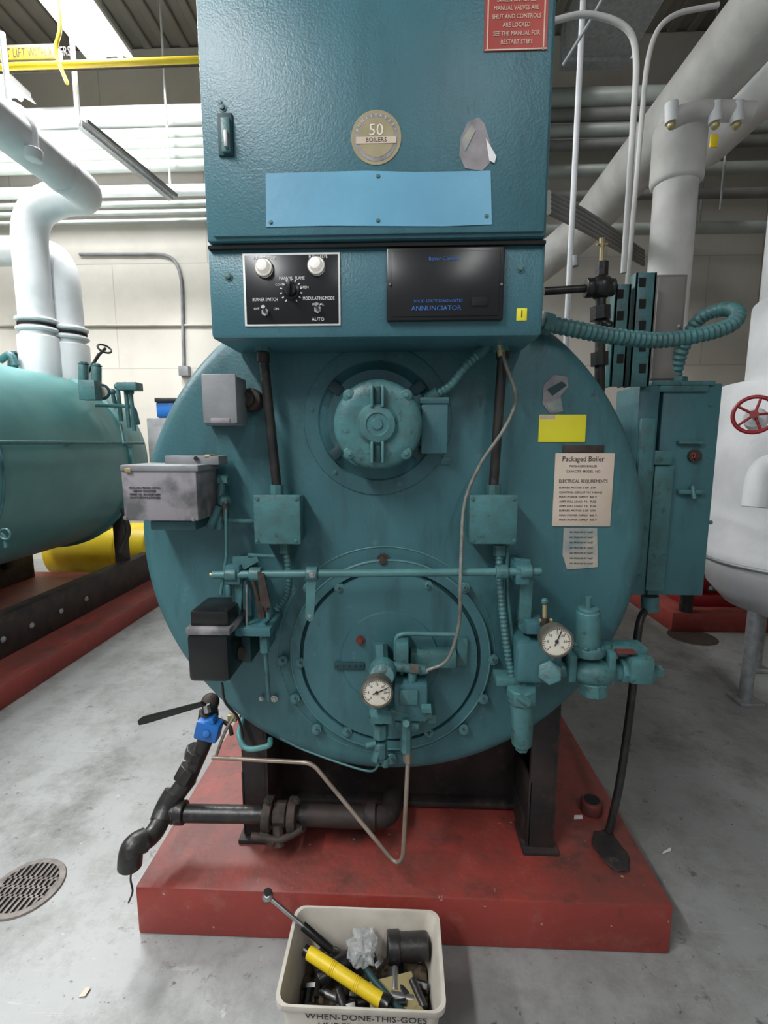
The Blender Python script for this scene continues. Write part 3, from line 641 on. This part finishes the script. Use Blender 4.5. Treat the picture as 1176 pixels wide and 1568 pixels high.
# thin conduits on right
b=B('steel_conduit');b.tube([q(893,-60,2.1),q(893,0,2.1),Vector((q(893,0,2.1).x,2.1,1.9))],.011,WHITEI);b.cyl(q(880,392,2.1),q(880,408,2.1),.016,DULL);b.done()
b=B('steel_conduit');p=q(976,90,1.8);b.tube([q(848,32,1.8),q(900,18,1.8),q(966,40,1.8),p,Vector((p.x,1.8,q(985,418,1.8).z))],.010,WHITEW,f=.08);b.done()
b=B('steel_conduit');p=q(992,75,2.0);b.tube([q(1100,8,2.0),q(1020,22,2.0),p,q(960,440,2.0)],.009,WHITEW,f=.12);b.done()
b=B('steel_conduit');b.tube([q(938,-30,1.9),q(905,30,1.95),q(862,100,2.0)],.006,DULL);b.done()
# right vessel
b=B('insulated_tank')
tc=Vector((2.40,2.95,0))
b.lathe(tc,(0,0,1),[(0,.50),(.2,.51),(.36,.57),(.46,.68),(.50,.82),(.515,.86),(.52,.9),(.515,.92),(.515,1.25),(.50,1.85),(.47,1.90),(.34,1.93),(0,1.94)],WHITEI,seg=64)
b.torus(tc+Vector((0,0,.86)),(0,0,1),.515,.012,DULL)
b.tube([(2.22,2.88,1.85),(2.22,2.88,5.2)],.215,WHITEI,seg=32);b.cyl((2.22,2.88,1.85),(2.22,2.88,2.35),.245,WHITEI,seg=32,bev=.04)
for a in (200,320,80):
    x=tc.x+.33*math.cos(rad(a));y=tc.y+.33*math.sin(rad(a));b.cyl((x,y,0),(x,y,.62),.035,DULL);b.box((x,y,.01),(.14,.14,.02),DULL)
vp=q(1150,720,2.35);b.tube([vp+Vector((.35,.05,.02)),vp+Vector((.08,.05,.02)),vp+Vector((.06,.03,-.18))],.06,WHITEI,f=.08)
b.done()
b=B('red_handwheel_valve')
wc=q(1155,635,2.35)
ax=Vector((-.75,-1,.1)).normalized()
b.torus(wc,ax,.082,.009,REDV);b.cyl(wc-ax*.01,wc+ax*.02,.018,REDV)
u_=ax.orthogonal().normalized();v_=ax.cross(u_)
for k in range(5):
    a=k*2*math.pi/5;b.cyl(wc,wc+(u_*math.cos(a)+v_*math.sin(a))*.08,.006,REDV,seg=8)
b.cyl(wc,wc-ax*.18,.012,STEEL);b.cyl(wc-ax*.12,wc-ax*.28,.05,WHITEI,bev=.01);b.done()
b=B('feed_pump')
b.cyl((2.65,4.3,.42),(2.95,4.3,.42),.14,REDV,bev=.02);b.cyl((2.55,4.3,.42),(2.65,4.3,.42),.19,REDV,bev=.01);b.box((2.75,4.3,.21),(.6,.35,.10),REDV,bev=.01)
b.cyl((2.55,4.3,.42),(2.55,4.3,1.0),.06,REDV)
b.cyl((2.38,4.0,.16),(2.38,4.0,.9),.05,BLACK);b.cyl((2.38,4.0,.45),(2.38,4.0,.6),.09,BLACK,bev=.01)
b.done()
# overhead insulated pipes right
b=B('insulated_pipe')
b.tube([(1.74,.2,3.62),(1.74,4.7,3.62),(1.74,5.2,3.62),(1.4,5.5,3.4)],.175,WHITEW,seg=32,f=.3)
b.tube([(1.70,3.35,3.6),(1.70,3.35,1.0)],.125,WHITEW,seg=32);b.cyl((1.70,3.35,3.15),(1.70,3.35,3.5),.15,WHITEW,bev=.03,seg=32)
b.done()
b=B('insulated_pipe')
b.tube([q(1025,185,2.7),q(1060,168,2.7),q(1150,172,2.7)],.045,WHITEW,seg=20,f=.05)
for u in (1028,1095,1128): b.cyl(q(u,158,2.68),q(u,188,2.68),.03,WHITEI,seg=12);b.sph(q(u,192,2.68),.02,BRASS)
b.fbox(1088,205,1100,225,2.66,2.67,YEL);b.done()
b=B('insulated_pipe');b.tube([(2.9,-1.0,4.4),(2.9,5.2,4.4)],.20,WHITEI,seg=32);b.done()
b=B('overhead_pipe_rack')
for (v,r,m) in ((178,.095,WHITEI),(206,.055,PIPEG),(222,.055,PIPEG),(238,.055,PIPEG),(254,.055,PIPEG),(292,.055,WHITEI),(312,.03,PIPEG),(325,.025,PIPEG),(338,.02,PIPEG)):
    z=q(240,v,5.5).z;b.tube([(XL+.05,5.5,z),(.3,5.5,z)],r,m,seg=20)
for (v,r,m) in ((150,.09,PIPEG),(176,.06,PIPEGD),(200,.06,PIPEG),(222,.05,PIPEGD),(262,.06,PIPEG),(300,.05,PIPEGD),(352,.06,PIPEG)):
    z=q(900,v,5.6).z;b.tube([(.3,5.6,z),(XR-.05,5.6,z)],r,m,seg=20)
for x in (-5,-.8,.9,3.2):
    for dy in (5.4,5.75): b.cyl((x,dy,3.9),(x,dy,ZC),.012,DULL,seg=8)
b.done()
b=B('unistrut_hanger')
p0=q(122,190,4.3);p1=q(262,303,5.35);b.tube([p0,p1],.04,DULL,seg=4);b.tube([p0+Vector((.06,0,.02)),p1+Vector((.06,0,.02))],.02,PIPEGD,seg=4)
for k in (0,1): 
    p=p0.lerp(p1,k);b.cyl(p,(p.x,p.y,ZC),.012,WHITEI,seg=8)
b.done()
b=B('overhead_duct')
b.box((1.75,2.4,5.2),(.6,5.5,.35),DULL,bev=.01)
for y in (0,1,2,3,4,5): b.box((1.75,y,5.2),(.64,.04,.39),DULL,bev=.004)
b.done()
b=B('cable_tray')
for k in range(5): b.tube([q(840,296+k*7,2.6),q(905,330+k*7,3.2),q(985,385+k*5,4.2)],.014,PIPEGD,smooth=True)
b.done()
b=B('yellow_gas_pipe')
b.tube([q(-40,104,4.2),q(310,91,4.2),q(420,88,4.2)],.024,YEL,seg=14);b.tube([q(-40,112,4.25),q(310,99,4.25)],.012,RUSTY)
b.tube([q(85,-20,4.1),q(92,40,4.1),q(86,80,4.1),q(103,128,4.1)],.014,YEL,smooth=True)
b.done()
b=B('yellow_crane_sign');b.fbox(-30,68,84,92,4.35,4.45,BEAMM,bev=.005);b.fbox(-20,72,82,90,4.34,4.352,mat('sign_yellow',(.50,.36,.03),rough=.5),bev=.001);b.text('DO NOT LIFT WITH RIDERS',q(40,81,4.335),.10,INK,sx=.6);b.done()
b=B('steel_conduit');b.tube([q(3,50,3.9),q(14,160,3.9)],.02,WHITEI);b.tube([q(108,30,4.3),q(120,195,4.3)],.018,WHITEI);b.done()
b=B('insulated_pipe');b.tube([q(-30,160,3.6),q(20,160,3.6),q(48,185,3.6),q(52,235,3.55)],.035,WHITEI,f=.1,seg=20);b.cyl(q(52,228,3.55),q(52,246,3.55),.055,WHITEI,bev=.01);b.done()
# wall conduit
b=B('wall_conduit')
b.tube([(q(120,388,6.15).x,6.17,q(150,388,6.15).z),(q(262,388,6.15).x,6.17,q(262,388,6.15).z),(q(276,400,6.15).x,6.17,q(276,420,6.15).z),(q(280,560,6.15).x,6.17,q(280,560,6.15).z)],.018,GREYB,f=.2)
b.fbox(273,560,288,575,6.12,6.2,GREYB);b.tube([(q(-50,498,6.17).x,6.18,q(0,498,6.17).z),(q(330,498,6.17).x,6.18,q(300,498,6.17).z)],.015,mat('cream_trim',(.5,.48,.42),rough=.7));b.done()
b=B('blue_bin');b.fbox(238,614,268,640,5.6,5.9,BLUE,bev=.03);b.fbox(236,609,270,616,5.58,5.92,BLACK,bev=.01)
z=q(250,640,5.6).z
x0=q(253,640,5.75).x
b.box((x0,5.75,z/2),(.3,.3,z),GREYB,bev=.01);b.done()
# ================= LEFT BOILER =================
b=B('industrial_boiler')
LC=Vector((-3.35,.7,1.39));R=.80
b.lathe(LC,(0,1,0),[(0,0),(R-.06,0),(R,.05),(R,3.75),(R+.03,3.76),(R+.03,3.80),(R,3.81),(R,4.0),(R-.03,4.13),(R-.1,4.24),(0,4.28)],TEALB,seg=96)
b.torus(LC+Vector((0,2.3,0)),(0,1,0),R+.002,.008,TEAL,seg=96)
b.tube([(LC.x+.86,.8,1.56),(LC.x+.86,4.6,1.56)],.014,TEALG)
for y in (1.8,2.8,3.6,4.4): b.cyl((LC.x+.76,y,1.54),(LC.x+.86,y,1.56),.012,TEALG,seg=8)
for x in (-2.70,-4.0):
    b.box((x,2.75,.28),(.12,4.3,.28),SKID,bev=.004)
    for y in (1.0,2.6,4.55): b.box((x-.05 if x>-3 else x+.05,y,.62),(.10,.10,.6),SKID,bev=.01)
b.box((-3.35,1.0,.55),(1.2,.05,.22),SKID)
for y in (2.7,2.95,3.2,3.5,3.8): b.bolt(Vector((-2.635,y,.27)),.014,DULL,d=(1,0,0))
b.tube([(-2.62,4.3,.55),(-2.55,4.35,.74),(-2.62,4.4,.95)],.025,SKID,seg=12,f=.05)
c=q(152,600,4.15)
b.lathe(c+Vector((.02,0,0)),(.4,-1,0),[(.055,-.03),(.06,0),(.055,.01),(.05,.005),(0,.005)],DIAL,seg=24);b.torus(c+Vector((.02,0,0)),(.4,-1,0),.058,.012,TEALD,seg=24)
for (u,v0,v1) in ((180,592,645),(192,590,655),(200,600,660),(172,600,625)): b.cyl(q(u,v0,4.3),q(u+6,v1,4.3),.018,TEALG);b.sph(q(u,v0,4.3),.03,TEALG)
b.tube([q(145,620,4.2),q(205,622,4.35),q(212,650,4.4)],.018,TEALB,f=.05);b.fbox(178,585,208,597,4.2,4.32,TEALG)
b.tube([q(185,650,4.3),q(190,680,4.2)],.012,TEALG)
for (u,v) in ((20,556),(128,572),(148,575)): b.cyl(q(u,v+14,4.3),q(u,v-14,4.3),.04,TEALG,bev=.01);b.bolt(q(u,v-14,4.3),.03,TEALG,d=(0,0,1))
b.tube([q(0,552,4.2),q(16,540,4.2),q(24,560,4.2)],.03,TEALG,f=.05)
b.cyl(q(135,570,4.4),q(152,542,4.4),.014,BLACK);b.torus(q(160,534,4.4),(.6,-.4,.7),.055,.009,BLACK,seg=24);b.cyl(q(150,545,4.4),q(162,533,4.4),.012,BLACK)
b.fbox(120,582,145,612,4.0,4.1,TEALG)
b.tube([q(-5,815,2.6),q(8,822,2.6),q(10,838,2.6)],.012,TEALG,f=.03);b.torus(q(8,818,2.58),(0,1,0),.03,.006,TEALG)
b.done()
# white risers left
b=B('insulated_pipe')
Z=3.66
p=q(62,545,4.4);p2=q(108,545,4.6)
b.tube([(p.x,4.4,2.0),(p.x,4.4,Z-.15),(-3.0,4.4,Z),(-2.69,4.4,Z),(-2.69,4.0,Z),(-2.69,.1,Z)],.14,WHITEI,seg=32,f=.28)
b.cyl((-2.69,4.0,Z),(-2.69,4.06,Z),.147,WHITEI,bev=.01,seg=32)
b.tube([(p2.x,4.6,2.0),(p2.x,4.6,3.22),(p2.x-.5,4.9,3.42),(p2.x-1.8,4.9,3.42)],.135,WHITEI,seg=32,f=.25)
for pp,y,z in ((p,4.4,q(62,497,4.4).z),(p2,4.6,q(105,510,4.6).z)):
    for dz in (-.05,.03): b.torus((pp.x,y,z+dz),(0,0,1),.15,.02,WHITEI,seg=32)
    b.cyl((pp.x,y,z-.02),(pp.x,y,z+.0),.152,DARKR,seg=32)
    b.cyl((pp.x,y,1.95),(pp.x,y,z-.1),.165,WHITEI,seg=32,bev=.02)
b.done()
b=B('yellow_drum')
b.cyl((-4.1,5.5,.31),(-2.95,5.55,.31),.31,YEL,bev=.03,seg=32)
for x in (-3.8,-3.3): b.torus((x,5.53,.31),(1,.05,0),.31,.014,YEL)
b.done()
# ================= FLOOR ITEMS =================
b=B('floor_drain')
p=qz(40,1360,.0);Rd=.118
b.lathe(p,(0,0,1),[(Rd*.84,.001),(Rd*.84,.007),(Rd,.006),(Rd*1.03,0)],GRATE,seg=48);b.lathe(p,(0,0,1),[(Rd*.86,.002),(0,.002)],DARKR,seg=48)
for i in range(-5,6):
    x=i*Rd*.16;L=math.sqrt(max(0,(Rd*.84)**2-x*x));b.box(p+Vector((x,0,.005)),(.009,2*L,.005),GRATE,bev=.001)
for y in (-.035,0,.035): b.box(p+Vector((0,y,.005)),(Rd*1.55,.010,.005),GRATE,bev=.001)
b.done()
b=B('floor_drain')
p=qz(1060,975,0);b.lathe(p,(0,0,1),[(0,.003),(.15,.003),(.17,.005),(.18,0)],RUSTY,seg=32);b.done()
b=B('paper_scrap')
p=qz(1020,1304,.002);b.prism([p+Vector(o) for o in ((-.02,-.012,0),(.018,.0,.004),(.022,.012,.006),(-.012,-.002,0))],(0,0,.002),WHITE);b.done()
b=B('paper_scrap')
p=qz(885,1252,PT+.002);b.prism([p+Vector(o) for o in ((-.018,-.008,0),(.014,-.008,.002),(.018,.008,.003),(-.01,.01,0))],(0,0,.002),WHITE);b.done()
b=B('paper_scrap')
p=qz(130,1520,.002);b.prism([p+Vector(o) for o in ((-.010,-.012,0),(.008,-.010,.002),(.010,.012,.003),(-.006,.014,0))],(0,0,.001),PAPER);b.done()
# crate
H=.20
fl=qz(424,1543,H);fr=qz(679,1546,H);bl=qz(452,1388,H);br=qz(672,1394,H)
x0=(fl.x+bl.x)/2;x1=(fr.x+br.x)/2;y0=(fl.y+fr.y)/2;y1=(bl.y+br.y)/2
cc=Vector(((x0+x1)/2,(y0+y1)/2,0));hw=(x1-x0)/2;hd=(y1-y0)/2
def rr(hw,hd,z,r=.03,n=5):
    out=[]
    for (sx,sy,a0) in ((1,1,0),(-1,1,90),(-1,-1,180),(1,-1,270)):
        for k in range(n+1):
            a=rad(a0+90*k/n);out.append(cc+Vector((sx*(hw-r)+r*math.cos(a),sy*(hd-r)+r*math.sin(a),z)))
    return out
b=B('plastic_bin')
prof=[(.86,.001,0),(.97,H-.02,0),(1.0,H-.02,0),(1.02,H-.016,0),(1.02,H,0),(.975,H,0),(.955,H-.01,0),(.84,.006,0)]
tb=bmesh.new();rings=[[tb.verts.new(p) for p in rr(hw*k,hd*k if k>.9 else hd*(k+.02),z)] for k,z,_ in prof]
n=len(rings[0])
for a,c in zip(rings,rings[1:]):
    for k in range(n): tb.faces.new((a[k],a[(k+1)%n],c[(k+1)%n],c[k]))
tb.faces.new(rings[0][::-1]);tb.faces.new(rings[-1]);b.add(tb,WHITEP)
b.text('WHEN-DONE-THIS-GOES',(cc.x+.015,cc.y-hd*.975-.002,H-.030),.026,INK,rot=(math.pi/2+.07,0,0))
b.text('UNDER-THE-BENCH',(cc.x+.015,cc.y-hd*.96-.001,H-.06),.026,INK,rot=(math.pi/2+.07,0,0))
b.done(45)
b=B('flashlight')
a=qz(472,1458,.165);c=qz(596,1540,.13)
b.cyl(a,a.lerp(c,.92),.017,YEL,bev=.004);b.cyl(a.lerp(c,.9),c,.017,BLACKP,r2=.022,bev=.003);b.cyl(a-(c-a).normalized()*.012,a,.014,BLACKP)
for k in (.3,.32,.34,.6,.62,.64): 
    p=a.lerp(c,k);b.torus(p,(c-a),.017,.0013,YEL,seg=24)
b.done()
b=B('ratchet_wrench')
a=qz(410,1372,.27);c=qz(508,1455,.15)
b.cyl(a,c,.006,STEEL,seg=12);b.sph(a,.016,STEEL,scale=(1,1,.8));b.cyl(a+Vector((0,0,-.012)),a+Vector((0,0,.016)),.012,BLACK,seg=6);b.cyl(a.lerp(c,.55),c,.011,BLACKP,bev=.003);b.done()
b=B('pipe_fitting')
p=qz(628,1452,.12);b.cyl(p+Vector((-.06,0,0)),p+Vector((.05,.01,0)),.034,BLACK,bev=.004);b.cyl(p+Vector((-.065,0,0)),p+Vector((-.03,.003,0)),.040,BLACK,bev=.004);b.cyl(p+Vector((-.067,0,0)),p+Vector((-.06,0,0)),.025,DARKR);b.done()
b=B('plastic_bag')
tb=bmesh.new();bmesh.ops.create_icosphere(tb,subdivisions=4,radius=.04)
for v in tb.verts: v.co*=1+.55*noise.noise(v.co*45)+.25*noise.noise(v.co*110)
tb.transform(Matrix.Diagonal((1.0,1.1,.7,1)));b.add(tb,BAG,Matrix.Translation(qz(556,1450,.15)),False);b.done(10)
b=B('bin_clutter')
tb=bmesh.new();bmesh.ops.create_grid(tb,x_segments=40,y_segments=26,size=1)
for v in tb.verts:
    v.co=Vector((v.co.x*hw*.84,v.co.y*hd*.84,.055+.03*noise.noise(Vector((v.co.x*4,v.co.y*4,2)))+.01*noise.noise(v.co*15)))
b.add(tb,BROWN,Matrix.Translation(cc),True)
for i in range(34):
    x=cc.x+random.uniform(-.72,.72)*hw;y=cc.y+random.uniform(-.72,.72)*hd;z=random.uniform(.07,.11);a=random.random()*3.14
    d=Vector((math.cos(a),math.sin(a),random.uniform(-.2,.3)))*random.uniform(.01,.04);r=random.uniform(.006,.016);m=random.choice((BLACK,BLACKP,STEEL,BLACK,TEALD,BLACKP,BLACKP))
    b.cyl(Vector((x,y,z))-d,Vector((x,y,z))+d,r,m,seg=random.choice((6,16)),bev=.001)
a=cc+Vector((-.15,-.07,.09));b.cyl(a,a+Vector((.10,-.01,0)),.028,BLACKP,bev=.004);b.cyl(a+Vector((.1,-.01,0)),a+Vector((.13,-.013,0)),.02,BLACKP)
a=cc+Vector((-.13,.01,.10));b.cyl(a,a+Vector((.09,.05,.01)),.024,BLACKP,bev=.004)
a=cc+Vector((.13,-.08,.10));b.cyl(a,a+Vector((.02,.0,.03)),.018,BRASS,bev=.004);b.cyl(a,a+Vector((-.08,-.02,.02)),.009,BLACKP)
b.tube([cc+Vector((-.02,.06,.12)),cc+Vector((.02,0,.13)),cc+Vector((.09,-.06,.12)),cc+Vector((.14,-.1,.13))],.008,TEALD,smooth=True)
b.box(cc+Vector((.08,-.03,.11)),(.13,.09,.003),mat('cardboard',(.36,.30,.14),rough=.9),rot=(.1,.05,.3))
b.done()
